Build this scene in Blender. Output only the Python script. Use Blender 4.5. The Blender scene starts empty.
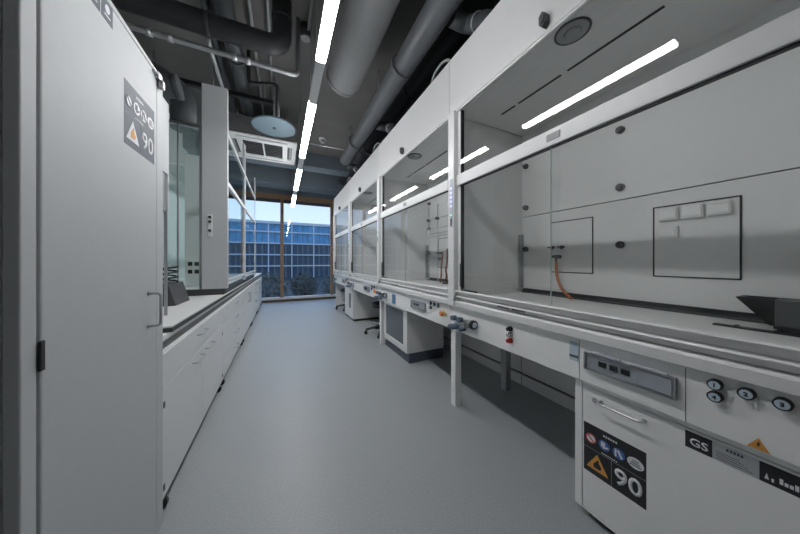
import bpy, bmesh, math, random
from mathutils import Vector, Matrix
random.seed(7)
scene = bpy.context.scene
COL = scene.collection
PI = math.pi

# ------------------------------------------------------------------ materials
MATS = {}
def mat(name, col, rough=0.5, metal=0.0, noise=0.04, nscale=30.0, bump=0.0, bscale=200.0, coat=0.0):
    if name in MATS: return MATS[name]
    m = bpy.data.materials.new(name); m.use_nodes = True
    nt = m.node_tree; b = nt.nodes['Principled BSDF']
    b.inputs['Roughness'].default_value = rough
    b.inputs['Metallic'].default_value = metal
    b.inputs['Coat Weight'].default_value = coat
    tc = nt.nodes.new('ShaderNodeTexCoord')
    nz = nt.nodes.new('ShaderNodeTexNoise'); nz.inputs['Scale'].default_value = nscale; nz.inputs['Detail'].default_value = 4
    nt.links.new(tc.outputs['Object'], nz.inputs['Vector'])
    mx = nt.nodes.new('ShaderNodeMix'); mx.data_type = 'RGBA'
    mx.inputs[6].default_value = tuple(c*(1-noise) for c in col)+(1,)
    mx.inputs[7].default_value = tuple(min(1, c*(1+noise)) for c in col)+(1,)
    nt.links.new(nz.outputs['Fac'], mx.inputs[0])
    nt.links.new(mx.outputs[2], b.inputs['Base Color'])
    if bump:
        n2 = nt.nodes.new('ShaderNodeTexNoise'); n2.inputs['Scale'].default_value = bscale
        nt.links.new(tc.outputs['Object'], n2.inputs['Vector'])
        bp = nt.nodes.new('ShaderNodeBump'); bp.inputs['Strength'].default_value = bump; bp.inputs['Distance'].default_value = 0.002
        nt.links.new(n2.outputs['Fac'], bp.inputs['Height']); nt.links.new(bp.outputs['Normal'], b.inputs['Normal'])
    MATS[name] = m
    return m
def glass(name, tint=(0.93, 0.97, 0.95), ior=1.5, refl=1.0):
    if name in MATS: return MATS[name]
    m = bpy.data.materials.new(name); m.use_nodes = True
    nt = m.node_tree; nt.nodes.remove(nt.nodes['Principled BSDF'])
    out = nt.nodes['Material Output']
    tr = nt.nodes.new('ShaderNodeBsdfTransparent'); tr.inputs[0].default_value = tuple(math.sqrt(c) for c in tint)+(1,)  # two faces per pane
    gl = nt.nodes.new('ShaderNodeBsdfGlossy'); gl.inputs['Roughness'].default_value = 0.0
    gl.inputs[0].default_value = (refl, refl, refl, 1)
    fr = nt.nodes.new('ShaderNodeFresnel'); fr.inputs['IOR'].default_value = ior
    mx = nt.nodes.new('ShaderNodeMixShader')
    ge = nt.nodes.new('ShaderNodeNewGeometry'); iv = nt.nodes.new('ShaderNodeMath'); iv.operation = 'SUBTRACT'; iv.inputs[0].default_value = 1.0
    mu = nt.nodes.new('ShaderNodeMath'); mu.operation = 'MULTIPLY'
    nt.links.new(ge.outputs['Backfacing'], iv.inputs[1]); nt.links.new(fr.outputs[0], mu.inputs[0]); nt.links.new(iv.outputs[0], mu.inputs[1])
    nt.links.new(mu.outputs[0], mx.inputs[0]); nt.links.new(tr.outputs[0], mx.inputs[1]); nt.links.new(gl.outputs[0], mx.inputs[2])
    nt.links.new(mx.outputs[0], out.inputs[0])
    MATS[name] = m
    return m
def emis(name, col, strength):
    m = bpy.data.materials.new(name); m.use_nodes = True
    b = m.node_tree.nodes['Principled BSDF']
    b.inputs['Base Color'].default_value = (.8, .8, .8, 1)
    b.inputs['Emission Color'].default_value = col+(1,); b.inputs['Emission Strength'].default_value = strength
    MATS[name] = m
    return m

WHITE = mat('white_lacquer', (.86, .86, .85), .38, noise=.02)
WHITE2 = mat('white_coated_steel', (.74, .74, .735), .33, noise=.02)
LINER = mat('hood_liner', (.76, .76, .755), .45, noise=.03)
CABL = mat('pale_grey_lacquer', (.55, .565, .575), .5, noise=.025)
BENCH = mat('bench_front_grey', (.72, .73, .725), .4, noise=.03)
TOPM = mat('worktop_laminate', (.72, .72, .71), .4, noise=.03)
DKEDGE = mat('dark_edge', (.045, .048, .05), .5)
BLACK = mat('black_plastic', (.014, .015, .017), .45)
DARK = mat('dark_grey_plastic', (.07, .075, .08), .5)
GREYP = mat('grey_plastic', (.32, .33, .34), .5)
REVEAL = mat('shadow_gap_rail', (.20, .19, .195), .5)
STEEL = mat('brushed_steel', (.55, .56, .57), .3, metal=1.0)
CHROME = mat('chrome', (.8, .8, .82), .12, metal=1.0)
GALV = mat('galvanised_steel', (.50, .51, .52), .42, metal=.8, noise=.2, nscale=12)
DUCTG = mat('grey_duct_insulation', (.15, .153, .158), .6, noise=.06, bump=.15, bscale=25)
PIPEG = mat('grey_pipe_plastic', (.085, .09, .098), .45, noise=.05)
DUCTK = mat('black_duct_insulation', (.02, .022, .025), .6, noise=.1)
DUCTD = mat('dark_duct_insulation', (.06, .068, .075), .55, noise=.1)
CONC = mat('ceiling_concrete', (.14, .135, .13), .85, noise=.25, nscale=2.2, bump=.2, bscale=14)
BEAMM = mat('dark_ceiling_beam', (.13, .16, .19), .7, noise=.12, nscale=4)
WALLM = mat('wall_paint', (.62, .63, .63), .8, noise=.03)
WALLG = mat('grey_wall_paint', (.24, .245, .25), .7, noise=.04)
WALLD = mat('back_wall_paint', (.72, .72, .72), .8, noise=.04)  # unseen back wall, kept pale so it bounces more light
WOOD = mat('oiled_oak_frame', (.30, .185, .105), .5, noise=.25, nscale=9)
WOODD = mat('dark_sill_wood', (.10, .07, .05), .5, noise=.2)
ORANGE = mat('orange_rubber', (.45, .15, .06), .45)
BROWN = mat('brown_hose', (.20, .08, .05), .5)
RED = mat('red_plastic', (.45, .03, .03), .35)
ESTOP = mat('orange_button', (.75, .22, .04), .4)
YELL = mat('yellow_plastic', (.72, .68, .40), .5)
BLUEL = mat('blue_label', (.05, .17, .34), .5, noise=.05)
LBLUE = mat('pale_blue_label', (.48, .58, .66), .5)
SIGNBG = mat('sign_slate', (.075, .088, .12), .5)  # on the tall cabinet signs this grey-blue has reflected light painted in
SIGNK = mat('sign_black', (.018, .02, .024), .4)
SIGNW = mat('sign_white', (.75, .76, .77), .45)
SIGNO = mat('sign_orange', (.70, .33, .07), .45)
SIGNB = mat('sign_blue', (.06, .16, .42), .45)
SIGNR = mat('sign_red', (.55, .06, .05), .45)
SILV = mat('silver_foil', (.55, .56, .57), .35, metal=.6)
TAPB = mat('blue_grey_tap_plastic', (.10, .14, .20), .35)
DISPL = mat('display_grey', (.52, .54, .60), .3)
AIRW = mat('white_air_unit', (.74, .75, .75), .45)
AIRG = mat('air_unit_louvre', (.34, .35, .36), .5)
DISC = mat('pale_blue_disc', (.19, .265, .31), .5)
FACADE = mat('facade_band', (.52, .60, .68), .6)
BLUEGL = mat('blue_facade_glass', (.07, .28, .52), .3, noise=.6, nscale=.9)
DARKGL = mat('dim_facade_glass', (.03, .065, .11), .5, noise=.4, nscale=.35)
SHRUB = mat('dark_shrub_leaves', (.075, .085, .08), .7, noise=.4, nscale=5)
BARK = mat('bark', (.06, .05, .05), .8)
GROUNDM = mat('outdoor_ground', (.05, .06, .065), .9, noise=.2, nscale=.5)
GL_HOOD = glass('hood_glass', (.965, .975, .97), 1.45)
GL_UP = glass('hood_upper_glass', (.95, .96, .958), 1.5)
GL_WIN = glass('window_glass', (.88, .94, .98), 1.5)
GL_LEFT = glass('left_hood_glass', (.84, .91, .885), 1.5)
GL_EDGE = mat('glass_edge_green', (.42, .50, .47), .2)
GL_COVER = glass('clear_cover', (.86, .88, .88), 1.45)
LEDM = emis('led_diffuser', (.98, .985, 1.0), 57.0)
LEDB = emis('display_led', (.25, .3, .9), 1.2)
LEDG = emis('green_led', (.1, .9, .3), 1.5)

def floor_mat():
    m = mat('floor_vinyl', (.355, .375, .385), .4, noise=.03, nscale=3)
    nt = m.node_tree; b = nt.nodes['Principled BSDF']
    v = nt.nodes.new('ShaderNodeTexNoise'); v.inputs['Scale'].default_value = 130; v.inputs['Detail'].default_value = 2
    tc = [n for n in nt.nodes if n.type == 'TEX_COORD'][0]
    nt.links.new(tc.outputs['Object'], v.inputs['Vector'])
    r = nt.nodes.new('ShaderNodeMapRange'); r.inputs[1].default_value = .35; r.inputs[2].default_value = .65
    r.inputs[3].default_value = .90; r.inputs[4].default_value = 1.08
    nt.links.new(v.outputs['Fac'], r.inputs[0])
    mul = nt.nodes.new('ShaderNodeVectorMath'); mul.operation = 'SCALE'
    src = b.inputs['Base Color'].links[0].from_socket
    nt.links.new(src, mul.inputs[0]); nt.links.new(r.outputs[0], mul.inputs['Scale'])
    nt.links.new(mul.outputs[0], b.inputs['Base Color'])
    return m
FLOORM = floor_mat()

# ------------------------------------------------------------------ mesh helper
class MB:
    def __init__(s): s.bm = bmesh.new()
    def box(s, x0, x1, y0, y1, z0, z1, bev=0.0):
        x0, x1 = sorted((x0, x1)); y0, y1 = sorted((y0, y1)); z0, z1 = sorted((z0, z1))
        t = bmesh.new()
        vs = [t.verts.new(p) for p in ((x0,y0,z0),(x1,y0,z0),(x1,y1,z0),(x0,y1,z0),(x0,y0,z1),(x1,y0,z1),(x1,y1,z1),(x0,y1,z1))]
        for f in ((3,2,1,0),(4,5,6,7),(0,1,5,4),(1,2,6,5),(2,3,7,6),(3,0,4,7)): t.faces.new([vs[i] for i in f])
        if bev:
            bmesh.ops.bevel(t, geom=t.edges[:], offset=min(bev, .45*min(x1-x0, y1-y0, z1-z0)), segments=2, affect='EDGES', profile=.5)
        s._merge(t); return s
    def _merge(s, t):
        me = bpy.data.meshes.new('tmp'); t.to_mesh(me); t.free(); s.bm.from_mesh(me); bpy.data.meshes.remove(me)
    def prism(s, pts, d):
        """closed polygon pts (3D, planar) extruded along vector d"""
        d = Vector(d); n = len(pts)
        a = [s.bm.verts.new(p) for p in pts]; b = [s.bm.verts.new(Vector(p)+d) for p in pts]
        s.bm.faces.new(a[::-1]); s.bm.faces.new(b)
        for i in range(n): s.bm.faces.new((a[i], a[(i+1) % n], b[(i+1) % n], b[i]))
        return s
    def tube(s, pts, r, seg=14, cap=True, fillet=0.0):
        pts = [Vector(p) for p in pts]
        if fillet:
            q = [pts[0]]
            for i in range(1, len(pts)-1):
                a, b, c = pts[i-1], pts[i], pts[i+1]
                u, v = (a-b), (c-b); f = min(fillet, .49*u.length, .49*v.length)
                u.normalize(); v.normalize(); p0, p1 = b+u*f, b+v*f
                for k in range(7):
                    t = k/6; q.append((1-t)**2*p0+2*t*(1-t)*b+t*t*p1)
            q.append(pts[-1]); pts = q
        rr = r if isinstance(r, (list, tuple)) else [r]*len(pts)
        rings = []; prev = None
        for i, p in enumerate(pts):
            if i == 0: d = pts[1]-p
            elif i == len(pts)-1: d = p-pts[-2]
            else: d = (pts[i+1]-p).normalized()+(p-pts[i-1]).normalized()
            d.normalize()
            if prev is None:
                n = d.orthogonal().normalized()
            else:
                n = (prev-d*prev.dot(d)).normalized()
            prev = n; bb = d.cross(n)
            rings.append([s.bm.verts.new(p+(n*math.cos(2*PI*k/seg)+bb*math.sin(2*PI*k/seg))*rr[i]) for k in range(seg)])
        for a, b in zip(rings, rings[1:]):
            for k in range(seg):
                f = s.bm.faces.new((a[k], a[(k+1) % seg], b[(k+1) % seg], b[k])); f.smooth = True
        if cap:
            s.bm.faces.new(rings[0][::-1]); s.bm.faces.new(rings[-1])
        return s
    def cyl(s, p0, p1, r, seg=20, r1=None): return s.tube([p0, p1], [r, r if r1 is None else r1], seg)
    def sphere(s, c, r, sc=(1,1,1), u=16, v=10):
        m = Matrix.Translation(c) @ Matrix.Diagonal((sc[0], sc[1], sc[2], 1))
        t = bmesh.new(); bmesh.ops.create_uvsphere(t, u_segments=u, v_segments=v, radius=r, matrix=m)
        for f in t.faces: f.smooth = True
        s._merge(t); return s
    def ring(s, c, axis, r, w, seg=28, tr=None):
        axis = Vector(axis).normalized(); n = axis.orthogonal().normalized(); b = axis.cross(n)
        pts = [Vector(c)+(n*math.cos(2*PI*k/seg)+b*math.sin(2*PI*k/seg))*r for k in range(seg+1)]
        return s.tube(pts, w, 8, cap=False)
    def build(s, name, m, parent=None, world=True):
        bmesh.ops.recalc_face_normals(s.bm, faces=s.bm.faces)
        me = bpy.data.meshes.new(name); s.bm.to_mesh(me); s.bm.free()
        me.materials.append(m)
        o = bpy.data.objects.new(name, me); COL.objects.link(o)
        if parent is not None:
            o.parent = parent
            if world:
                L = Vector((0, 0, 0)); q = parent
                while q is not None: L += q.location; q = q.parent
                o.location = -L
        return o
def B(*a, **k): return MB().box(*a, **k)
def thing(name, label, cat, loc=(0,0,0), group=None):
    o = bpy.data.objects.new(name, None); COL.objects.link(o); o.location = loc
    o.empty_display_size = .1
    return tag(o, label, cat, group)
def tag(o, label, cat, group=None):
    o['label'] = label; o['category'] = cat
    if group: o['group'] = group
    return o
def struct(o, label=None):
    o['kind'] = 'structure'
    if label: o['label'] = label
    return o
def copy_tree(o, parent=None):
    c = o.copy(); COL.objects.link(c)
    if parent is not None: c.parent = parent
    for ch in list(o.children): copy_tree(ch, c)
    return c
def text(mb, s, org, xd, up, size, depth=.0006, align='LEFT', bold=.018):
    cu = bpy.data.curves.new('txt', 'FONT'); cu.body = s; cu.size = size; cu.extrude = 0; cu.offset = bold*size; cu.align_x = align; cu.resolution_u = 3
    o = bpy.data.objects.new('txt', cu); COL.objects.link(o)
    dg = bpy.context.evaluated_depsgraph_get(); dg.update()
    me = bpy.data.meshes.new_from_object(o.evaluated_get(dg))
    bpy.data.objects.remove(o)
    xd = Vector(xd); up = Vector(up); nn = xd.cross(up)
    t = bmesh.new(); t.from_mesh(me); bpy.data.meshes.remove(me)
    g = bmesh.ops.extrude_face_region(t, geom=t.faces[:])
    for v in [e for e in g['geom'] if isinstance(e, bmesh.types.BMVert)]: v.co.z += depth
    for v in t.verts: v.co = Vector(org)+xd*v.co.x+up*v.co.y+nn*v.co.z
    mb._merge(t); return mb
class Plane2:
    """a flat sign plane: origin at lower-left corner as read, x along xd, y up, thickness toward the reader"""
    def __init__(s, org, xd): s.o = Vector(org); s.x = Vector(xd); s.u = Vector((0,0,1)); s.n = s.x.cross(s.u)
    def p(s, x, y, h=0): return s.o+s.x*x+s.u*y+s.n*h
    def rect(s, mb, x0, x1, y0, y1, h0=0, h=.0006):
        return mb.prism([s.p(x0,y0,h0), s.p(x1,y0,h0), s.p(x1,y1,h0), s.p(x0,y1,h0)], s.n*h)
    def poly(s, mb, pts, h0=0, h=.0006): return mb.prism([s.p(x,y,h0) for x, y in pts], s.n*h)
    def disc(s, mb, x, y, r, h0=0, h=.0006, seg=24, ry=None):
        ry = ry or r
        return s.poly(mb, [(x+r*math.cos(2*PI*k/seg), y+ry*math.sin(2*PI*k/seg)) for k in range(seg)], h0, h)
    def text(s, mb, st, x, y, size, h0=0, align='LEFT'): return text(mb, st, s.p(x,y,h0), s.x, s.u, size, align=align)
def line_poly(x0, y0, x1, y1, w):
    dx, dy = x1-x0, y1-y0; l = math.hypot(dx, dy); nx, ny = -dy/l*w/2, dx/l*w/2
    return [(x0+nx,y0+ny),(x0-nx,y0-ny),(x1-nx,y1-ny),(x1+nx,y1+ny)]

# ------------------------------------------------------------------ camera
F = 250.0; TH = math.atan(118/F)
cd = bpy.data.cameras.new('camera'); cam = bpy.data.objects.new('camera', cd); COL.objects.link(cam)
cam.location = (0, 0, 1.2); cam.rotation_euler = (PI/2, 0, -TH)
cd.sensor_width = 36; cd.lens = 36*F/800; cd.shift_y = -6/800; cd.clip_start = .02; cd.clip_end = 400
scene.camera = cam

# ------------------------------------------------------------------ room
CEIL = 3.55; YW = 8.18; XL = -1.62; XR = 2.25; YB = -2.2
struct(B(XL-.1, XR+.1, YB-.1, YW+.1, -.1, 0).build('floor', FLOORM))
struct(B(XL-.1, XR+.1, YB-.1, YW+.1, CEIL, CEIL+.08).build('ceiling', CONC))
struct(B(XL-.15, XL, YB, YW, 0, CEIL).build('wall_left', WALLM))
struct(B(XR, XR+.15, YB, YW, 0, CEIL).build('wall_right', WALLM))
struct(B(XL-.1, XR+.1, YB-.15, YB, 0, CEIL).build('wall_back', WALLD))
struct(B(XL, XR, YW-.05, YW+.2, 3.16, CEIL).build('wall_front', BEAMM))
struct(B(XL, XR, 6.9, 7.45, 3.12, CEIL).build('trim_1', BEAMM))
struct(B(XL, XR, 5.75, 6.1, 3.26, CEIL).build('trim_2', BEAMM))
# window with oak frame
w = bpy.data.objects.new('window_1', None); COL.objects.link(w); w.location = (0, YW, 0); struct(w)
f = MB()
f.box(XL, XR, YW-.04, YW+.10, 3.02, 3.16, .006)
for x in (-1.45, 0.0, 1.45): f.box(x-.045, x+.045, YW-.04, YW+.10, .13, 3.02, .005)
f.build('window_frame', WOOD, w)
B(XL, XR, YW-.02, YW+.10, .061, .13, .006).build('bottom_rail', AIRW, w)  # painted pale for the band of reflected light along the frame
B(XL, XR, YW-.06, YW+.12, 0, .06, .004).build('window_sill', WOODD, w)
hb = MB()
for a, b in ((XL, -1.495), (-1.405, -.045), (.045, 1.405), (1.495, XR)): hb.box(a, b, YW+.02, YW+.09, 2.93, 3.02)
hb.build('blind_box', DARK, w)
for a, b in ((XL, -1.495), (-1.405, -.045), (.045, 1.405), (1.495, XR)):
    B(a, b, YW+.045, YW+.055, .13, 2.93).build('pane', GL_WIN, w)

# ------------------------------------------------------------------ right-hand fume hoods
W = 1.70
def make_hood():
    h = thing('fume_hood', '', 'fume hood', (0,0,0), 'white fume hoods in a row')
    def add(mb, name, m, p=h): return mb.build(name, m, p, world=False)
    X = 1.25
    # header fascia board with lower lip
    m = B(X, X+.03, .003, W-.003, 2.40, 2.85, .003); m.box(X+.005, X+.024, .003, W-.003, 2.385, 2.40, .002)
    hd = add(m, 'header', WHITE2)
    # sensor housing on header (hexagonal block)
    yc, zc = .865, 2.45
    pts = [(X-.001, yc+.026*math.cos(a)*.8, zc+.04*math.sin(a)) for a in [PI/6+k*PI/3 for k in range(6)]]
    m = MB().prism(pts, (-.035, 0, 0)); m.prism([(X-.036, yc+(p[1]-yc)*.7, zc+(p[2]-zc)*.7) for p in pts], (-.008, 0, 0))
    add(m, 'sensor_housing', DARK)
    # inside shell
    B_ = MB(); B_.box(X+.031, 2.10, .02, W-.02, 2.395, 2.43).box(X+.031, 1.50, .02, W-.02, 2.388, 2.395); add(B_, 'hood_ceiling', LINER)
    m = MB().box(X+.05, 2.09, W-.022, W-.002, .90, 2.387)
    add(m, 'side_wall', LINER)
    m = MB().box(X+.05, 2.09, .002, .022, .90, 2.387)
    add(m, 'side_wall', LINER)
    # back wall: upper and lower baffle with dark seam between
    add(MB().box(2.08, 2.10, .022, W-.022, 1.62, 2.395), 'back_wall', LINER)
    add(MB().box(2.08, 2.10, .022, W-.022, .945, 1.612), 'lower_baffle', LINER)
    add(MB().box(2.101, 2.12, .02, W-.02, .90, 2.40), 'plenum_back', DARK)
    # vertical strips at the back corners
    for a in (W-.040, .024): add(MB().box(2.03, 2.079, a, a+.016, .95, 1.45), 'corner_strip', GREYP)
    # baffle knobs
    for y in (1.63, .905, .18):
        for z in (2.088, 1.70, 1.31):
            k = MB().cyl((2.08, y, z), (2.062, y, z), .024, 18).cyl((2.062, y, z), (2.045, y, z), .015, 14)
            add(k, 'baffle_knob', DARK)
    # inset panels in lower baffle
    def inset(y0, y1, z0, z1, name):
        t = .007; m = MB()
        m.box(2.075, 2.0795, y0, y1, z1-t, z1).box(2.075, 2.0795, y0, y1, z0, z0+t)
        m.box(2.075, 2.0795, y0, y0+t, z0+t, z1-t).box(2.075, 2.0795, y1-t, y1, z0+t, z1-t)
        p = add(m, name, BLACK)
        add(MB().box(2.077, 2.0797, y0+t, y1-t, z0+t, z1-t), 'panel_plate', LINER, p)
        return p
    inset(1.07, 1.392, 1.104, 1.528, 'service_panel')
    inset(.41, .741, 1.104, 1.530, 'socket_panel')
    for y in (.67, .575, .48):
        m = MB().box(2.055, 2.077, y-.042, y+.042, 1.44, 1.515, .006)
        s_ = add(m, 'socket_box', LINER)
        add(MB().box(2.050, 2.056, y-.036, y+.036, 1.452, 1.505, .004).box(2.046, 2.051, y-.03, y+.03, 1.498, 1.506), 'socket_lid', WHITE, s_)
    s_ = add(MB().box(2.055, 2.077, .628, .712, 1.33, 1.405, .006), 'socket_box', LINER)
    add(MB().box(2.050, 2.056, .634, .706, 1.342, 1.395, .004).box(2.046, 2.051, .64, .70, 1.388, 1.396), 'socket_lid', WHITE, s_)
    # taps in the service panel
    for y in (1.365, 1.285):
        m = MB().cyl((2.077, y, 1.315), (2.04, y, 1.315), .011).cyl((2.05, y, 1.315), (2.05, y, 1.295), .008)
        m.box(2.026, 2.04, y-.026, y+.026, 1.309, 1.321, .004)
        add(m, 'gas_tap', DARK)
    m = MB().cyl((2.077, 1.315, 1.235), (2.02, 1.315, 1.235), .016).box(2.015, 2.05, 1.285, 1.345, 1.225, 1.248, .005).cyl((2.03, 1.315, 1.225), (2.03, 1.315, 1.195), .009)
    add(m, 'hose_connector', DARK)
    # ceiling slots + downlight
    m = MB()
    for a, b in ((.12, .50), (.54, .98), (1.02, 1.34), (1.37, 1.50)): m.box(1.612, 1.628, a, b, 2.392, 2.3945)
    add(m, 'extract_slot', BLACK)
    rim = add(MB().ring((1.36, .80, 2.387), (0,0,1), .076, .006), 'lamp_rim', DARK)
    d = MB().cyl((1.36, .80, 2.388), (1.36, .80, 2.382), .07, 28).cyl((1.36, .80, 2.382), (1.36, .80, 2.372), .04, 24, .03)
    add(d, 'lamp_lens', AIRG, rim)
    # front post at far end with recessed jamb
    m = MB().box(X-.02, X+.03, W-.082, W-.004, .838, 2.40, .006)
    post = add(m, 'front_post', WHITE2)
    add(MB().box(X+.02, X+.06, W-.115, W-.086, .90, 2.386), 'sash_jamb', WHITE)
    add(MB().box(X+.021, X+.05, W-.123, W-.1155, .98, 2.386), 'sash_seal', BLACK)
    add(MB().box(X+.02, X+.06, .004, .03, .90, 2.386), 'sash_jamb', WHITE)
    # display strip on the post
    ds = add(MB().box(X-.024, X-.0205, W-.066, W-.036, 1.47, 1.86, .001), 'display_strip', DISPL)
    m = MB()
    for k in range(5): m.box(X-.0255, X-.0242, W-.062, W-.04, 1.63+.035*k, 1.65+.035*k)
    add(m, 'display_light', LEDB, ds)
    add(MB().box(X-.0255, X-.0242, W-.062, W-.04, 1.565, 1.575), 'indicator_light', LEDG, ds)
    add(MB().box(X-.0255, X-.0242, W-.06, W-.044, 1.48, 1.54), 'rocker_switch', BLACK, ds)
    # fixed upper glass
    add(MB().box(X+.016, X+.022, .031, W-.116, 1.88, 2.386), 'upper_glass', GL_UP)
    # sash: frame rails, two sliding panes
    s0, s1 = .032, W-.117
    m = MB().box(X+.002, X+.04, s0, W-.086, 1.795, 1.88, .004)
    sash = add(m, 'sash', WHITE2)
    m = MB().prism([(X-.014, s0, .962), (X-.008, s0, .968), (X+.03, s0, .968), (X+.03, s0, .93), (X+.014, s0, .93), (X+.008, s0, .955), (X-.012, s0, .957)], (0, W-.086-s0, 0))
    add(m, 'sash_bottom_rail', WHITE2, sash)
    add(MB().box(X+.012, X+.03, s0, s1, 1.787, 1.7945), 'sash_gasket', BLACK, sash)
    mid = .83
    add(MB().box(X+.014, X+.018, s0, mid+.02, .968, 1.787), 'sash_pane', GL_HOOD, sash)
    add(MB().box(X+.022, X+.026, mid-.02, s1, .968, 1.787), 'sash_pane', GL_HOOD, sash)
    add(MB().box(X+.0135, X+.0185, mid+.0201, mid+.0235, .969, 1.786), 'pane_edge', GL_EDGE, sash)
    add(MB().box(X+.010, X+.0135, W-.31, W-.13, .969, .981), 'pane_clip', DARK, sash)
    add(MB().box(X+.004, X+.016, W-.135, W-.124, 1.0, 1.18), 'pane_stop', DARK, sash)
    add(MB().box(X-.002, X+.001, mid-.035, mid+.035, 1.82, 1.855, .002), 'lock_plate', GREYP, sash)
    # handle recess clips on the airfoil
    add(MB().box(X-.016, X-.0145, .98, 1.07, .9085, .917).box(X-.016, X-.0145, 1.09, 1.18, .9085, .917), 'airfoil_clip', DARK)
    # airfoil and sill
    m = MB().prism([(X-.014, .004, .919), (X-.010, .004, .925), (X+.029, .004, .925), (X+.029, .004, .893), (X+.014, .004, .893), (X+.008, .004, .917)], (0, W-.092, 0))
    add(m, 'airfoil', WHITE2)
    prof = [(X-.010,.838),(X-.016,.844),(X-.016,.880),(X-.008,.889),(X+.029,.890),(X+.029,.838)]
    add(MB().prism([(x, .004, z) for x, z in prof], (0, W-.09, 0)), 'sill', WHITE2)
    add(MB().prism([(X-.012, W-.098, .891), (X-.034, W-.098, .888), (X-.014, W-.098, .955)], (0, .012, 0)), 'sill_bracket', GREYP)
    # worktop
    add(MB().box(X+.051, 2.079, .023, W-.023, .86, .905, .003).box(X+.031, X+.05, .023, W-.116, .886, .925), 'work_surface', TOPM)
    add(MB().box(2.045, 2.079, .025, W-.042, .9055, .915), 'rear_gully', DARK)
    # service fascia
    add(MB().box(X+.012, X+.06, .004, W-.004, .642, .837, .003), 'fascia', WHITE)
    add(MB().box(X+.061, 2.07, .01, W-.01, .70, .855), 'under_frame', GREYP)
    # socket strip behind a clear flap
    fx = X+.0115
    m = MB().box(fx-.016, fx, .39, .685, .710, .716).box(fx-.016, fx, .39, .685, .782, .788).box(fx-.016, fx, .39, .396, .716, .782).box(fx-.016, fx, .679, .685, .716, .782)
    sk = add(m, 'socket_strip', GREYP)
    add(MB().box(fx-.006, fx, .397, .678, .717, .781), 'strip_back', DISPL, sk)
    for y in (.615, .575, .535): add(MB().box(fx-.011, fx-.0065, y-.015, y+.015, .738, .762, .003).cyl((fx-.011, y-.006, .75), (fx-.0125, y-.006, .75), .004, 10).cyl((fx-.011, y+.006, .75), (fx-.0125, y+.006, .75), .004, 10), 'power_socket', BLACK, sk)
    add(MB().box(fx-.013, fx-.0065, .40, .50, .719, .779, .002), 'switch_cover', DISPL, sk)
    add(MB().box(fx-.0185, fx-.0165, .392, .683, .710, .786, .0008), 'clear_flap', GL_COVER, sk)
    add(MB().box(fx-.019, fx-.002, .41, .52, .789, .797, .002).box(fx-.019, fx-.002, .55, .66, .789, .797, .002), 'flap_hinge', DISPL, sk)
    # numbered gas inlets: rings with white face
    for y, z, dg_ in ((.3026,.805,'1'),(.3026,.767,'4'),(.2427,.805,'2'),(.183,.805,'3')):
        g = add(MB().cyl((fx, y, z), (fx-.018, y, z), .0165, 26), 'outlet_knob', BLACK)
        add(MB().cyl((fx-.018, y, z), (fx-.0195, y, z), .0125, 24), 'knob_face', LBLUE, g)
        add(text(MB(), dg_, (fx-.0196, y, z-.0055), (0,-1,0), (0,0,1), .016, align='CENTER', bold=.05), 'knob_number', BLACK, g)
    # small knobs column
    for z, m_, nm in ((.7875, BLACK, 'valve_knob'), (.753, CHROME, 'valve_knob'), (.716, RED, 'valve_knob')):
        k = MB().cyl((fx, 1.10, z), (fx-.012, 1.10, z), .016, 20).cyl((fx-.012, 1.10, z), (fx-.03, 1.10, z), .013, 18, .011)
        o = add(k, nm, m_)
        if m_ is RED: o['label'] = 'red valve knob'
        if m_ is CHROME: o['label'] = 'silver valve knob'
    # water tap cluster
    y0, z0 = 1.50, .735
    m = MB().box(fx-.05, fx, y0-.03, y0+.09, z0-.035, z0+.03, .006)
    m.cyl((fx-.03, y0-.01, z0+.01), (fx-.03, y0-.09, z0+.01), .014, 16)
    m.cyl((fx-.04, y0+.03, z0-.01), (fx-.04, y0+.03, z0-.06), .022, 16)
    tap = add(m, 'tap_body', STEEL)
    add(MB().cyl((fx-.03, y0-.09, z0+.01), (fx-.03, y0-.115, z0+.01), .032, 22), 'tap_handwheel', BLACK, tap)
    add(MB().cyl((fx-.03, y0-.1155, z0+.01), (fx-.03, y0-.118, z0+.01), .02, 20), 'wheel_face', LBLUE, tap)
    for dy in (0, .075): add(MB().cyl((fx-.05, y0+dy, z0+.028), (fx-.085, y0+dy, z0+.028), .02, 18), 'tap_knob', TAPB, tap)
    add(MB().cyl((fx-.045, y0+.03, z0-.03), (fx-.095, y0+.09, z0-.04), .022, 18).cyl((fx-.095, y0+.09, z0-.04), (fx-.10, y0+.096, z0-.042), .017, 18).cyl((fx-.03, y0-.015, z0-.035), (fx-.075, y0+.0, z0-.045), .018, 16), 'tap_outlet', TAPB, tap)
    # emergency stop
    e = add(MB().cyl((fx, .088, .752), (fx-.008, .088, .752), .029, 26), 'stop_plate', YELL)
    add(MB().cyl((fx-.012, .088, .752), (fx-.03, .088, .752), .012).cyl((fx-.03, .088, .752), (fx-.042, .088, .752), .024, 22, .02), 'stop_button', ESTOP, e)
    # legs and under-structure
    add(MB().box(1.286, 1.346, W-.030, W+.030, .0, .6415, .003), 'leg', WHITE)
    add(MB().box(1.86, 1.92, W-.030, W+.030, .0, .6995, .003), 'leg', GREYP)
    add(MB().box(1.347, 1.859, W-.018, W+.018, .59, .64), 'cross_beam', GREYP)
    m = MB().box(2.11, 2.14, .005, W-.005, .40, .695).box(2.10, 2.14, .005, W-.005, .12, .385).box(2.06, 2.14, .005, W-.005, .385, .40)
    add(m, 'rear_service_panel', LINER)
    add(MB().box(2.10, 2.14, .005, W-.005, 0, .098), 'rear_plinth', LINER)
    add(MB().box(2.12, 2.14, .005, W-.005, .0985, .1195), 'rear_gap', BLACK)
    return h
proto = make_hood()
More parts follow.
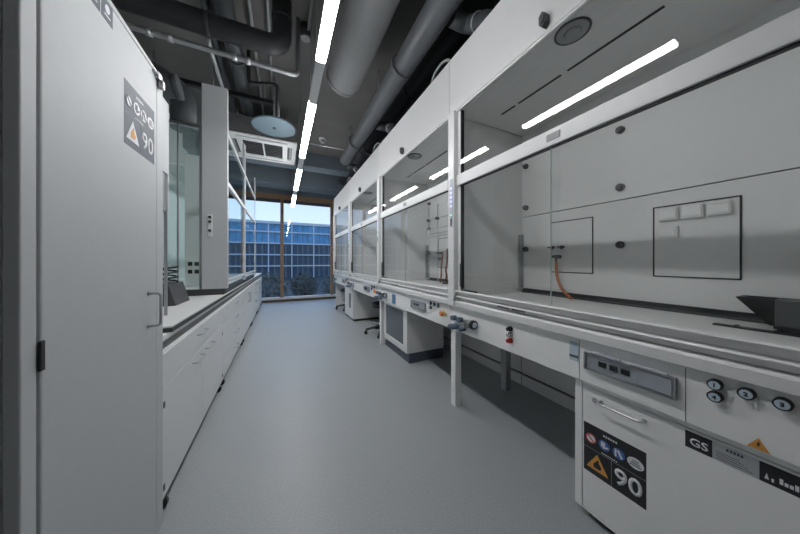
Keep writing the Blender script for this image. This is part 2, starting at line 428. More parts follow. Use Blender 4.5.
hl = ['large white fume hood nearest the camera with an orange hose inside',
      'second white fume hood, with metal lattice rods inside and a glass-fronted box below',
      'third white fume hood along the wall, above the black stool',
      'farthest white fume hood, at the window end of the row']
Y0 = -.01
hoods = []
for i in range(4):
    o = proto if i == 0 else copy_tree(proto)
    if i:
        for ch in list(o.children):
            if ch.name.startswith('valve_knob'): bpy.data.objects.remove(ch)
    o.location = (0, Y0+W*i, 0); o['label'] = hl[i]; hoods.append(o)
for o in hoods[2:]:                     # these two rest on the cabinet and the end panel instead of legs
    for ch in list(o.children):
        if ch.name.split('.')[0] in ('leg', 'cross_beam'): bpy.data.objects.remove(ch)
# hood 1 / hood 2 stickers
fx = 1.2615
st = B(fx-.0012, fx-.0002, .705, .745, .725, .815).build('sticker', LBLUE, hoods[0])
MB().box(fx-.0018, fx-.0013, .705, .745, .74, .752).build('sticker_band', SIGNBG, st)
MB().box(fx-.002, fx-.0002, 2.80, 2.905, .665, .785).build('sticker', BLUEL, hoods[1])
# warning triangle on near fascia
pl = Plane2((fx-.0002, .24, .648), (0,-1,0)); 
m = MB(); pl.poly(m, [(.006,.0),(.046,0),(.026,.034)]); tri = m.build('warning_triangle', SIGNO, hoods[0])
m = MB(); pl.poly(m, [(.028,.026),(.022,.014),(.0255,.014),(.0235,.005),(.030,.017),(.0265,.017)], .0006); m.build('triangle_mark', SIGNK, tri)
for yy in (.36,):
    MB().box(fx-.0003, fx-.0001, yy-.001, yy+.001, .645, .83).build('fascia_seam', DARK, hoods[0])
    MB().box(fx-.0003, fx-.0001, .70, .702, .645, .83).build('fascia_seam', DARK, hoods[0])

# things inside hood 1
pts = [(2.03, 1.305, 1.194), (2.03, 1.305, 1.12), (2.025, 1.29, 1.05), (2.0, 1.25, .99), (1.97, 1.19, .945), (1.93, 1.13, .926)]
tag(MB().tube(pts, .011, 12).build('rubber_hose', ORANGE), 'orange rubber hose hanging from a tap inside the nearest fume hood', 'hose')
bs = thing('drip_basin', 'black tapered basin with a grey box on the nearest hood work surface', 'basin', (1.98, .30, .906))
m = MB()
t0 = [(1.90,.385,1.035),(2.03,.385,1.035),(2.03,.05,1.035),(1.90,.05,1.035)]; b0 = [(1.93,.30,.918),(2.01,.30,.918),(2.01,.11,.918),(1.93,.11,.918)]
va = [m.bm.verts.new(p) for p in t0]; vb = [m.bm.verts.new(p) for p in b0]
ti = [m.bm.verts.new((p[0]+(.008 if p[0]<1.95 else -.008), p[1]+(-.01 if p[1]>.2 else .01), p[2])) for p in t0]
bi = [m.bm.verts.new((p[0]+(.006 if p[0]<1.95 else -.006), p[1]+(-.008 if p[1]>.2 else .008), p[2]+.01)) for p in b0]
for k in range(4):
    n = (k+1) % 4
    m.bm.faces.new((va[k],va[n],vb[n],vb[k])); m.bm.faces.new((va[k],va[n],ti[n],ti[k])); m.bm.faces.new((ti[k],ti[n],bi[n],bi[k]))
m.bm.faces.new(vb); m.bm.faces.new(bi)
m.box(1.93, 2.01, .12, .29, .9055, .918)
m.build('basin', BLACK, bs)
B(1.85, 1.925, .20, .275, .926, 1.042, .006).build('control_box', DARK, bs)
B(1.855, 1.92, .205, .27, .9055, .926).build('box_foot', BLACK, bs)
rl = B(1.80, 1.84, .02, .43, .9055, .912, .002)
for y in (.06, .16, .26, .36): rl.box(1.80, 1.84, y, y+.01, .912, .917)
tag(rl.build('slotted_rail', BLACK), 'black slotted rail lying on the nearest hood work surface', 'rail')

# lattice in hood 2
lt = thing('support_lattice', 'thin metal support rods against the back of the second fume hood', 'lattice', (1.98, 2.6, .91))
for y in (1.95, 2.25, 2.62, 2.95, 3.18): MB().cyl((1.98, y, .906), (1.98, y, 2.0), .007, 10).build('upright_rod', STEEL, lt)
for z in (1.25, 1.33, 1.55, 1.66, 1.80): MB().cyl((1.964, 1.85, z), (1.964, 3.22, z), .006, 10).build('cross_rod', STEEL, lt)
for y, z in ((2.62,1.33),(3.18,1.33),(2.95,1.80),(3.18,1.80),(2.25,1.55)): B(1.945, 1.995, y-.016, y+.016, z-.018, z+.018, .004).build('rod_clamp', DARK, lt)
bo = thing('lab_stand_hose', 'brown hose coil hanging on the rods inside the second fume hood', 'hose', (1.93, 2.66, .906))
MB().tube([(1.93,2.66,1.36),(1.93,2.66,1.2),(1.92,2.68,1.08),(1.90,2.63,1.0),(1.90,2.66,.935)], .013, 10).build('hose', BROWN, bo)
MB().tube([(1.90,2.66,.935),(1.90,2.66,.906)], [.03,.045], 16).build('foot', DARK, bo)
MB().tube([(1.92,2.74,1.30),(1.91,2.76,1.15),(1.88,2.72,1.02),(1.88,2.74,.915)], .011, 10).build('hose', BROWN, bo)

# ------------------------------------------------------------------ cabinets below the hoods
XC = 1.286
c = thing('safety_cabinet', 'low white safety cabinet marked 90 under the nearest fume hood', 'cabinet', (XC, .12, 0))
B(XC+.018, 1.84, -.46, .735, .035, .635, .003).build('body', WHITE, c)
B(XC+.03, 1.80, -.44, .69, 0, .035).build('plinth', BLACK, c)
m = MB().box(XC, XC+.018, .704, .735, .035, .635, .002).box(XC, XC+.018, -.46, .703, .618, .635, .002).box(XC, XC+.018, -.46, .703, .035, .045, .002)
m.build('frame', WHITE, c)
dr = B(XC, XC+.017, -.455, .700, .049, .613, .003).build('drawer_front', WHITE, c)
m = MB().tube([(XC, .625, .574), (XC-.032, .625, .574), (XC-.032, .478, .574), (XC, .478, .574)], .0042, 10, fillet=.012)
m.cyl((XC, .625, .574), (XC-.004, .625, .574), .008).cyl((XC, .478, .574), (XC-.004, .478, .574), .008)
m.build('handle', STEEL, dr)
MB().cyl((XC, .648, .567), (XC-.006, .648, .567), .011, 20).build('lock', GREYP, dr)
def sign90(org, xd, w, parent, bg, dark):
    P = Plane2(org, xd); m = MB(); P.rect(m, 0, w, 0, w); s = m.build('warning_sign', bg, parent)
    k = w/.223; h = .0006
    m = MB(); P.text(m, '90', .118*k, .030*k, .095*k, h); m.build('sign_number', SIGNW, s)
    m = MB(); P.poly(m, [(.012*k,.024*k),(.098*k,.024*k),(.055*k,.100*k)], h); t = m.build('sign_triangle', SIGNO if dark else SIGNW, s)
    m = MB(); P.poly(m, [(.042*k,.036*k),(.068*k,.036*k),(.072*k,.05*k),(.062*k,.062*k),(.06*k,.078*k),(.05*k,.066*k),(.046*k,.058*k),(.04*k,.05*k)], 2*h); m.build('triangle_mark', SIGNK if dark else SIGNO, t)
    cx = [.03, .082, .134, .19]
    for i, x in enumerate(cx):
        m = MB(); P.disc(m, x*k, .158*k, (.022 if i < 3 else .027)*k, h, ry=.022*k)
        d = m.build('sign_symbol', SIGNW if (i in (0, 3) or not dark) else SIGNB, s)
        m = MB()
        if i == 0:
            P.poly(m, line_poly(.016*k,.172*k,.044*k,.144*k,.005*k), 2*h)
            for j in range(24):
                a, b = 2*PI*j/24, 2*PI*(j+1)/24
                P.poly(m, [((.03+.022*math.cos(a))*k,(.158+.022*math.sin(a))*k), ((.03+.022*math.cos(b))*k,(.158+.022*math.sin(b))*k), ((.03+.017*math.cos(b))*k,(.158+.017*math.sin(b))*k), ((.03+.017*math.cos(a))*k,(.158+.017*math.sin(a))*k)], 2*h)
            m.build('symbol_mark', SIGNR if dark else SIGNBG, d)
        elif i == 1:
            P.rect(m, (x-.012)*k, (x+.004)*k, .15*k, .172*k, 2*h); P.poly(m, line_poly((x-.004)*k,.146*k,(x+.016)*k,.156*k,.007*k), 2*h)
            m.build('symbol_mark', SIGNW if dark else SIGNBG, d)
        elif i == 2:
            P.poly(m, line_poly((x-.01)*k,.142*k,(x-.01)*k,.174*k,.006*k), 2*h); P.poly(m, line_poly((x-.002)*k,.172*k,(x+.012)*k,.144*k,.008*k), 2*h)
            m.build('symbol_mark', SIGNW if dark else SIGNBG, d)
        else:
            for q in range(3): P.rect(m, (x-.018+q*.004)*k, (x+.018-q*.004)*k, (.147+.009*q)*k, (.151+.009*q)*k, 2*h)
            m.build('symbol_mark', SIGNBG, d)
    m = MB()
    for q in range(6): P.rect(m, (.078+q*.009)*k, (.084+q*.009)*k, .196*k, .204*k, h)
    for q in range(8): P.rect(m, (.072+q*.0075)*k, (.0765+q*.0075)*k, .118*k, .123*k, h)
    m.build('sign_lettering', SIGNW, s)
    m = MB(); P.rect(m, .108*k, .1095*k, .0*k, .112*k, h); P.rect(m, .0, w, .1115*k, .113*k, h); m.build('sign_divider', GREYP, s)
    return s
sign90((XC, .695, .2265), (0,-1,0), .223, c, SIGNK, True)
# brand strip
P = Plane2((XC, .368, .549), (0,-1,0))
m = MB(); P.rect(m, 0, .0615, 0, .057); s = m.build('approval_label', SIGNK, c)
m = MB(); P.text(m, 'GS', .010, .013, .036, .0006); m.build('label_letters', SIGNW, s)
m = MB(); P.rect(m, .0620, .151, 0, .057); s = m.build('rating_plate', SILV, c)
m = MB()
for q in range(5): P.rect(m, .090+q*.007, .095+q*.007, .042, .05, .0006)
for r in range(4): P.rect(m, .070, .14-.008*r, .008+.007*r, .0095+.007*r, .0006)
m.build('plate_lettering', SIGNBG, s)
m = MB(); P.rect(m, .1515, .33, 0, .057); s = m.build('maker_label', SIGNK, c)
m = MB()
P.poly(m, [(.160,.012),(.168,.012),(.164,.030)], .0006); P.rect(m, .172, .176, .010, .02, .0006)
for q in range(7): P.rect(m, .185+q*.008, .191+q*.008, .014, .024 if q % 3 else .03, .0006)
P.disc(m, .262, .042, .006, .0006)
m.build('label_lettering', SIGNW, s)

def glassbox():
    c = thing('underbench_cabinet', 'white box with a dark glass front under the second fume hood', 'cabinet', (1.33, 3.0, 0))
    B(1.335, 1.83, 2.594, 3.325, .115, .64, .006).build('body', WHITE2, c)
    B(1.345, 1.82, 2.60, 3.315, 0, .115).build('plinth', SIGNBG, c)
    m = MB()
    m.box(1.315, 1.334, 2.594, 3.325, .115, .19, .004).box(1.315, 1.334, 2.594, 3.325, .60, .64, .004).box(1.315, 1.334, 2.594, 2.70, .19, .60, .004).box(1.315, 1.334, 3.25, 3.325, .19, .60, .004)
    d = m.build('door', WHITE2, c)
    B(1.322, 1.333, 2.70, 3.25, .19, .60).build('door_glass', mat('smoked_glass', (.10, .115, .13), .12), d)
    return c
glassbox()
c = thing('pump_cabinet', 'white cabinet with a black vent panel, below the third and fourth hoods', 'cabinet', (1.30, 5.2, 0))
B(1.29, 1.83, 4.88, 5.60, .04, .635, .005).build('body', WHITE2, c)
B(1.30, 1.82, 4.89, 5.59, 0, .04).build('plinth', BLACK, c)
d = B(1.274, 1.289, 4.885, 5.595, .045, .63, .004).build('door', WHITE2, c)
m = MB()
for k in range(6): m.box(1.268, 1.274, 5.06, 5.20, .24+.05*k, .275+.05*k, .002)
m.build('vent_panel', BLACK, d)
c = B(1.29, 1.85, 6.70, 6.735, .0, .64, .004)
tag(c.build('end_panel', WHITE2), 'white upright end panel closing the hood row beside the window', 'panel')

# ------------------------------------------------------------------ lab stools
def stool():
    r = thing('lab_stool', '', 'stool', (0,0,0), 'black stools under the hoods')
    hub = MB().cyl((0,0,.075), (0,0,.135), .035, 18); hub.build('base_hub', BLACK, r, world=False)
    for k in range(5):
        a = 2*PI*k/5+.35; ca, sa = math.cos(a), math.sin(a)
        l = MB().tube([(.03*ca,.03*sa,.11),(.17*ca,.17*sa,.10),(.29*ca,.29*sa,.075)], [.024,.021,.017], 10)
        l.build('base_leg', BLACK, r, world=False)
        cs = MB(); px, py = .285*ca, .285*sa
        for s in (-1, 1): cs.cyl((px-sa*.006*s, py+ca*.006*s, .028), (px-sa*.024*s, py+ca*.024*s, .028), .028, 16)
        cs.cyl((px,py,.03), (px,py,.08), .008, 8)
        cs.build('castor', BLACK, r, world=False)
    MB().cyl((0,0,.13), (0,0,.34), .025, 16).build('gas_column', DARK, r, world=False)
    MB().cyl((0,0,.33), (0,0,.44), .014, 12).build('piston', CHROME, r, world=False)
    MB().ring((0,0,.20), (0,0,1), .16, .010, 30).build('foot_ring', CHROME, r, world=False)
    m = MB()
    for k in range(3):
        a = 2*PI*k/3; m.cyl((.02*math.cos(a), .02*math.sin(a), .20), (.16*math.cos(a), .16*math.sin(a), .20), .007, 8)
    m.build('ring_spokes', DARK, r, world=False)
    MB().tube([(0,0,.44),(0,0,.455),(0,0,.49),(0,0,.51),(0,0,.515)], [.16,.195,.20,.185,.15], 28).build('seat', BLACK, r, world=False)
    return r
s1 = stool(); s1.location = (1.52, 3.87, 0); s1['label'] = 'black lab stool under the third hood, beside the glass-fronted white box'
s2 = copy_tree(s1); s2.location = (1.50, 6.20, 0); s2['label'] = 'black lab stool at the far end of the hood row near the window'

# ------------------------------------------------------------------ tall cabinet on the left
XT = -.46
XT = -.46
c = thing('tall_safety_cabinet', 'tall pale grey safety cabinet marked 90 at the left foreground', 'cabinet', (-.75, 1.06, 0))
B(-1.07, XT-.026, .757, 1.37, .03, 1.98, .003).build('body', CABL, c)
B(-1.05, XT-.05, .77, 1.36, 0, .03).build('plinth', BLACK, c)
m = MB().box(XT-.025, XT-.002, .757, .795, .03, 1.98, .003).box(XT-.025, XT-.002, 1.345, 1.37, .03, 1.98, .003).box(XT-.025, XT-.002, .795, 1.345, 1.962, 1.98, .003).box(XT-.025, XT-.002, .795, 1.345, .03, .06, .003)
m.build('frame', CABL, c)
d = B(XT-.022, XT, .800, 1.340, .064, 1.957, .004).build('door', CABL, c)
m = MB().tube([(XT, 1.268, 1.076), (XT+.036, 1.268, 1.076), (XT+.036, 1.268, .952), (XT, 1.268, .952)], .0045, 10, fillet=.012)
m.cyl((XT,1.268,1.076),(XT+.004,1.268,1.076),.008).cyl((XT,1.268,.952),(XT+.004,1.268,.952),.008)
m.build('handle', STEEL, d)
B(-1.07, XT-.025, 1.371, 1.475, .03, 1.98, .003).build('side_filler', CABL, c)
B(XT-.001, XT+.004, .793, .806, .968, 1.032, .003).build('hinge', BLACK, c)
m = MB().box(XT-.004, XT+.012, 1.325, 1.36, 1.935, 1.965, .003).cyl((XT+.004, 1.30, 1.95), (XT+.004, 1.36, 1.95), .006).box(XT, XT+.018, 1.345, 1.368, 1.91, 1.945, .004)
m.build('door_closer', STEEL, c)
sign90((XT, 1.107, 1.583), (0,1,0), .209, d, SIGNBG, False)
P = Plane2((XT, .935, 1.895), (0,1,0))
for x0, x1 in ((0, .055), (.06, .112)):
    m = MB(); P.rect(m, x0, x1, 0, .06); s = m.build('notice_label', SIGNBG, d)
    m = MB(); P.disc(m, (x0+x1)/2, .036, .011, .0006, ry=.012); P.rect(m, (x0+x1)/2-.014, (x0+x1)/2+.014, .014, .018, .0006)
    m.build('notice_mark', SIGNW, s)

# ------------------------------------------------------------------ left bench
XB = -.50; ZT = .872
wt = MB().prism([(XB, 1.63, .842), (XB-.05, 1.625, .842), (-1.55, 1.625, .842), (-1.55, 7.88, .842), (XB, 7.88, .842)], (0,0,.022))
bench = thing('bench_worktop', 'long pale worktop with a dark edge on the left bench', 'worktop', (-1.0, 4.6, .842))
wt.build('core', DKEDGE, bench)
MB().prism([(XB-.003, 1.633, .864), (XB-.052, 1.628, .864), (-1.55, 1.628, .864), (-1.55, 7.877, .864), (XB-.003, 7.877, .864)], (0,0,.008)).build('top_layer', TOPM, bench)
B(XB-.06, XB-.012, 1.55, 7.86, .815, .8415).build('front_rail', WHITE, bench)
B(XB-.08, XB-.03, 1.55, 7.86, .765, .8145).build('recess_strip', REVEAL, bench)
def bow(y, z, dy, v=False):
    x = XB-.005
    if v: p = [(x,y,z-dy),(x+.03,y,z-dy),(x+.03,y,z+dy),(x,y,z+dy)]
    else: p = [(x,y-dy,z),(x+.03,y-dy,z),(x+.03,y+dy,z),(x,y+dy,z)]
    return MB().tube(p, .0042, 8, fillet=.014)
def unit(y0, y1, kind, label):
    c = thing('base_cabinet', label, 'cabinet', (-.8, (y0+y1)/2, 0), 'base cabinets along the left bench')
    B(-1.08, XB-.024, y0+.002, y1-.002, .075, .763, .002).build('body', BENCH, c)
    x0, x1 = XB-.023, XB-.005
    def front(nm, a, b, z0, z1):
        o = B(x0, x1, a+.003, b-.003, z0+.003, z1-.003, .002).build(nm, BENCH, c)
        return o
    mid = (y0+y1)/2
    if kind == 'A':
        dw = front('drawer', y0, y1, .60, .764); bow(2.14, .712, .085).build('handle', STEEL, dw)
        for a, b, hy in ((y0, mid, 2.05), (mid, y1, 2.34)):
            dd = front('door', a, b, .075, .60); bow(hy, .56, .085).build('handle', STEEL, dd)
        for y, z in ((y0+.025, .52), (y0+.025, .13), (y1-.03, .52), (y1-.03, .13)):
            MB().box(x1, x1+.003, y-.008, y+.008, z-.014, z+.014, .001).build('hinge_cap', DARK, c)
    elif kind == 'D':
        n = 4; zs = [.075, .26, .43, .60, .764]
        for k in range(n):
            dw = front('drawer', y0, y1, zs[k], zs[k+1]); bow(mid, (zs[k]+zs[k+1])/2+.02, .085).build('handle', STEEL, dw)
    else:
        for a, b, hy in ((y0, mid, mid-.06), (mid, y1, mid+.06)):
            dd = front('door', a, b, .075, .764); bow(hy, .60, .07, True).build('handle', STEEL, dd)
    for y in (y0+.07, y1-.07):
        for x in (XB-.03, -1.03):
            m = MB().cyl((x, y-.012, .026), (x, y+.012, .026), .026, 18).box(x-.016, x+.016, y-.019, y+.019, .035, .075, .004)
            m.build('castor', BLACK, c)
    return c
unit(1.52, 2.85, 'A', 'base cabinet nearest the tall cabinet with one wide drawer over two doors')
unit(2.86, 4.25, 'D', 'second base cabinet on the left with a stack of four drawers')
unit(4.26, 5.40, 'V', 'third base cabinet on the left with a pair of doors')
unit(5.41, 6.60, 'D', 'fourth base cabinet on the left with a stack of four drawers')
unit(6.61, 7.86, 'V', 'farthest base cabinet on the left with a pair of doors, beside the window')

# glazed bench hoods on the left
def bench_hood(y0, y1, label, first):
    h = thing('bench_hood', label, 'fume hood', (-1.0, (y0+y1)/2, ZT), 'glazed hoods on the left bench')
    zb = ZT+.001
    m = MB().box(-1.50, XB-.01, y0+.004, y1-.004, zb, .93, .004); m.build('base_slab', DKEDGE, h)
    B(-1.48, XB-.06, y0+.02, y1-.02, .93, .936).build('tray_surface', TOPM, h)
    xf0, xf1 = -.52, -.483
    if first:
        B(-.69, xf1, y0+.004, y0+.044, .93, 2.895, .004).build('side_column', CABL, h)
    else:
        B(xf0, xf1, y0+.004, y0+.044, .93, 2.895, .003).build('front_post', CABL, h)
    B(xf0+.005, xf1-.005, y1-.03, y1-.004, .93, 2.895, .003).build('front_post', CABL, h)
    yA = y0+.046; yB = y1-.031
    B(xf0+.006, xf1, yA, yB, 2.44, 2.475, .003).build('top_rail', CABL, h)
    sash = B(xf0+.006, xf1, yA, yB, 1.95, 1.995, .003).build('sash_rail', CABL, h)
    B(xf0+.006, xf1, yA, yB, .99, 1.02, .004).build('bottom_rail', CABL, sash)
    B(-.50, -.496, yA, yB, 1.02, 1.95).build('sash_pane', GL_WIN, sash)
    B(-.492, -.488, yA, yB, 1.995, 2.44).build('upper_pane', GL_WIN, h)
    B(-1.50, -1.47, y0+.004, y1-.004, .936, 2.475).build('back_panel', LINER, h)
    B(-1.47, -.52, y0+.05, y1-.035, 2.478, 2.486).build('top_pane', GL_LEFT, h)
    if first:
        B(-1.469, -.691, y0+.018, y0+.024, .936, 2.46).build('side_pane', GL_LEFT, h)
        m = MB().box(-1.47, -.691, y0+.01, y0+.032, 2.461, 2.49, .002).box(-.875, -.862, y0+.01, y0+.0175, .936, 2.46).box(-.709, -.692, y0+.006, y0+.0175, .936, 2.46)
        m.build('side_frame', STEEL, h)
        pl = B(-.64, -.605, y0-.008, y0+.0035, 1.43, 1.645, .003).build('switch_plate', SIGNW, h)
        for z in (1.62, 1.575, 1.49): MB().cyl((-.623, y0-.008, z), (-.623, y0-.022, z), .012, 16).build('switch_knob', BLACK, pl)
    B(-1.465, -.52, y1-.03, y1-.022, .936, 2.46).build('end_pane', GL_LEFT, h)
    return h
bench_hood(2.945, 4.25, 'tall glazed bench hood with a grey side column on the left bench', True)
bench_hood(4.255, 5.87, 'farther glazed bench hood on the left bench, nearer the window', False)
# sockets on back panel inside + upright shelf panel behind tall cabinet
u = thing('shelf_upright', 'white upright panel standing on the worktop behind the tall cabinet', 'panel', (-.66, 1.78, ZT))
B(-.645, -.62, 1.64, 1.97, 1.72, 2.148, .003).build('upper_board', CABL, u)
for ya_, yb_ in ((1.64, 1.652), (1.958, 1.97)): B(-.645, -.62, ya_, yb_, 1.50, 1.72, .002).build('side_stile', CABL, u)
for yy in (1.70, 1.965): B(-.641, -.624, yy-.006, yy, ZT+.001, 1.50, .002).build('support_leg', STEEL, u)
B(-.636, -.631, 1.653, 1.957, 1.50, 1.72).build('glass_infill', AIRG, u)
ins = thing('bench_instrument', 'dark instrument with a coiled black cable behind the tall cabinet', 'instrument', (-.8, 2.5, ZT))
m = MB().prism([(-.90,2.35,ZT+.001),(-.70,2.35,ZT+.001),(-.745,2.35,ZT+.16),(-.90,2.35,ZT+.16)], (0,.30,0)); m.build('housing', DARK, ins)
m = MB()
pts = [(-.775+.05*math.cos(t), 2.46+.05*math.sin(t), ZT+.17+.006*t) for t in [k*.35 for k in range(56)]]
m.tube(pts, .007, 8); m.build('coiled_cable', BLACK, ins)
B(-.88, -.78, 2.344, 2.3495, ZT+.03, ZT+.14, .002).build('front_panel', GREYP, ins)
pw = thing('socket_column', 'white socket post with four dark outlets inside the left glazed hood', 'sockets', (-.86, 3.25, .937))
B(-.90, -.74, 3.25, 3.29, .937, 2.30, .003).build('post', WHITE, pw)
for x in (-.855, -.80):
    for z in (1.09, 1.17): B(x-.018, x+.018, 3.244, 3.2495, z-.02, z+.02, .002).build('outlet', BLACK, pw)

# ------------------------------------------------------------------ ceiling services
XLED = .244; ZL = 2.585
segs = [(.69, 1.81, 2.33), (2.33, 3.60, 4.10), (4.10, 5.30, 5.75), (5.75, 6.95, 7.05)]
ll = ['nearest lit linear pendant lamp, below the big grey duct', 'second lit linear pendant lamp, beside the pale blue disc',
      'third lit linear pendant lamp, beside the air unit', 'farthest lit linear pendant lamp, toward the window']
for (a, b, e), lab in zip(segs, ll):
    p = thing('linear_pendant', lab, 'lamp', (XLED, (a+e)/2, ZL), 'linear pendant lamps in one line')
    B(XLED-.028, XLED+.028, a+.002, e-.002, ZL+.0285, ZL+.08, .003).build('housing', GREYP, p)
    B(XLED-.032, XLED+.032, a+.004, b, ZL, ZL+.028, .004).build('diffuser', LEDM, p)
    if e-b > .15: B(XLED-.032, XLED+.032, b+.004, e-.004, ZL, ZL+.028, .004).build('blank_cover', SIGNW, p)
    for y in (a+.15, e-.30 if e-b > .15 else b-.1): MB().cyl((XLED, y, ZL+.08), (XLED, y, CEIL), .003, 8).build('suspension_cable', STEEL, p)

def pipe(name, label, pts, r, m, fil=0.0, seg=20, collars=(), cr=1.18, group=None, cm=None):
    p = thing(name, label, 'duct' if r > .05 else 'pipe', pts[0], group)
    MB().tube(pts, r, seg, fillet=fil).build('run', m, p)
    for c0, d in collars:
        d = Vector(d)*.02; c0 = Vector(c0)
        MB().cyl(c0-d, c0+d, r*cr, seg).build('collar', cm or m, p)
    return p
pipe('ventilation_duct', 'large grey round duct with a closed end above the first lamp', [(.62,-2.1,3.2),(.62,2.74,3.2)], .185, DUCTG, seg=40, collars=[((.62,2.74,3.2),(0,1,0))], cr=1.02)
pipe('grey_duct', 'long dark grey pipe running above the fume hood fronts', [(1.06,-2.1,3.10),(1.08,4.70,3.10)], .105, PIPEG, seg=28, collars=[((1.06,y,3.10),(0,1,0)) for y in (.55,2.2,3.9)], cr=1.08)
pipe('black_duct', 'thick black duct running above the fume hood headers', [(1.50,-2.1,3.36),(1.50,6.75,3.36)], .12, DUCTK, seg=28, collars=[((1.50,y,3.36),(0,1,0)) for y in (1.1,2.8,4.5)], cr=1.06)
el = ['bent black exhaust branch above the nearest fume hood', 'bent black exhaust branch above the second fume hood', 'bent black exhaust branch above the third fume hood', 'bent black exhaust branch above the farthest fume hood']
for i in range(3):
    y = 1.24+W*i
    p = thing('exhaust_branch', el[i], 'duct', (1.5, y, 2.55), 'exhaust branches above the hoods')
    MB().tube([(1.19, y+.35, 3.10), (1.36, y+.35, 3.10), (1.36, y+.12, 2.95), (1.36, y+.1, 2.84), (1.36, y+.1, 2.432)], .062, 18, fillet=.1).build('bend', DUCTD, p)
    MB().ring((1.36, y+.235, 3.025), (0,1,.65), .063, .007).build('clamp_band', GALV, p)
for i, lab in enumerate(('pale curved cable arching above the nearest and second hood headers', 'pale curved cable arching above the third hood header', 'pale curved cable arching above the farthest hood header')):
    y = 1.85+W*i
    c = thing('flex_conduit', lab, 'cable', (1.33, y, 2.6), 'cables above the hoods')
    MB().tube([(1.33,y-.12,2.62),(1.31,y-.10,2.93),(1.29,y+.0,2.97),(1.29,y+.14,2.95),(1.31,y+.22,2.86),(1.33,y+.24,2.62)], .012, 10, fillet=.05).build('cable', AIRG, c)
    B(1.30, 1.36, y+.21, y+.27, 2.56, 2.90, .005).build('junction', DARK, c)
    MB().cyl((1.33,y-.12,2.56),(1.33,y-.12,2.64), .02, 12).build('gland', DARK, c)
for nm, x, z, ys in (('ventilation_duct', .62, 3.38, (.4, 2.3)), ('grey_duct', 1.07, 3.20, (1.2, 2.9, 4.3)), ('black_duct', 1.50, 3.475, (1.9, 3.6, 5.3))):
    for y in ys: MB().cyl((x, y, z), (x, y, CEIL), .006, 8).build('hanger_rod', GALV, bpy.data.objects[nm])
# left services
pipe('cross_duct', 'thick black duct crossing left of the lamps and turning upward', [(-1.619,2.5,3.12),(.0,2.5,3.12),(.0,2.5,CEIL+.02)], .083, DUCTK, .13, 26, collars=[((0,2.5,3.38),(0,0,1)),((-.55,2.5,3.12),(1,0,0))], cr=1.06)
pipe('steel_conduit', 'thin galvanised pipe crossing beneath the black duct', [(-1.619,2.62,3.0),(.14,2.62,3.0),(.14,2.62,CEIL+.02)], .021, GALV, .05, 14, collars=[((x,2.62,3.0),(1,0,0)) for x in (-.95,-.82,-.38,-.28)], cr=1.4)
pipe('riser_duct', 'dark round duct running above the air unit on the left', [(-.45,1.6,3.40),(-.45,5.6,3.40)], .075, DUCTD, 0, 22, collars=[((-.45,3.2,3.40),(0,1,0))])
pipe('branch_duct', 'dull dark duct stub with a capped end above the tall cabinet', [(-1.619,2.62,2.48),(-1.0,2.62,2.58),(-.76,2.62,2.62)], .085, DUCTD, .08, 26, collars=[((-.775,2.62,2.618),(1,0,.16))], cr=1.08)
pipe('branch_duct', 'broad dark duct slanting behind the capped duct stub', [(-1.48,3.4,3.25),(-.95,3.4,3.0),(-.95,3.4,2.6)], .11, DUCTD, .15, 26)
for x, r, lab, m in ((-.26,.014,'leftmost thin ceiling conduit beside the black duct bend', GALV),(-.115,.011,'second thin ceiling conduit near the black duct bend', GALV),(-.62,.03,'dark ceiling pipe farthest left', DUCTD),(.235,.014,'thin ceiling conduit running above the lamp line', GALV)):
    y1 = 2.6 if x > .2 else 6.6
    pipe('ceiling_conduit', lab, [(x,-2.1,3.47),(x,y1,3.47)], r, m, 0, 10, collars=[((x,y,3.47),(0,1,0)) for y in (1.7,2.05)], cr=1.8)
bx = thing('junction_box', 'small dark round junction box on the ceiling beside the first lamp', 'box', (.2, 2.67, 3.47))
MB().cyl((.215,2.67,3.43),(.215,2.67,3.55), .055, 24).build('housing', DARK, bx); MB().cyl((.215,2.67,3.43),(.215,2.67,3.424), .045, 24).build('cover', GREYP, bx)
pipe('drop_pipe', 'thin dark pipe bending in a right angle above the blue disc', [(-.32,3.1,CEIL+.02),(-.32,3.1,3.1),(-.04,3.0,3.1),(-.04,3.0,2.75)], .018, DUCTK, .05, 12)
pipe('sprinkler_pipe', 'thin pale pipe crossing the ceiling above the third lamp', [(.36,4.5,3.2),(1.9,4.5,3.2)], .009, GALV, 0, 10)
dm = thing('duct_hanger_rail', 'black hanger rail fixed under the ceiling left of the lamps', 'rail', (-.9,3.7,3.36))
B(-1.6, -.05, 3.68, 3.74, 3.26, 3.31, .003).build('rail', BLACK, dm)
for x in (-1.3, -.75, -.2): MB().cyl((x,3.71,3.31),(x,3.71,CEIL), .006, 8).build('hanger_rod', GALV, dm)
d = thing('ceiling_disc', 'pale blue round disc hanging under the ceiling left of the lamps', 'disc', (-.09, 3.58, 2.9))
MB().tube([(-.09,3.58,2.9),(-.09,3.58,2.905),(-.09,3.58,2.925)], [.245,.255,.25], 44).build('plate', DISC, d)
MB().cyl((-.09,3.58,2.9),(-.09,3.58,2.89), .02, 14).build('centre_bolt', DARK, d)
MB().cyl((-.09,3.58,2.925),(-.09,3.58,CEIL), .012, 10).build('stem', GALV, d)
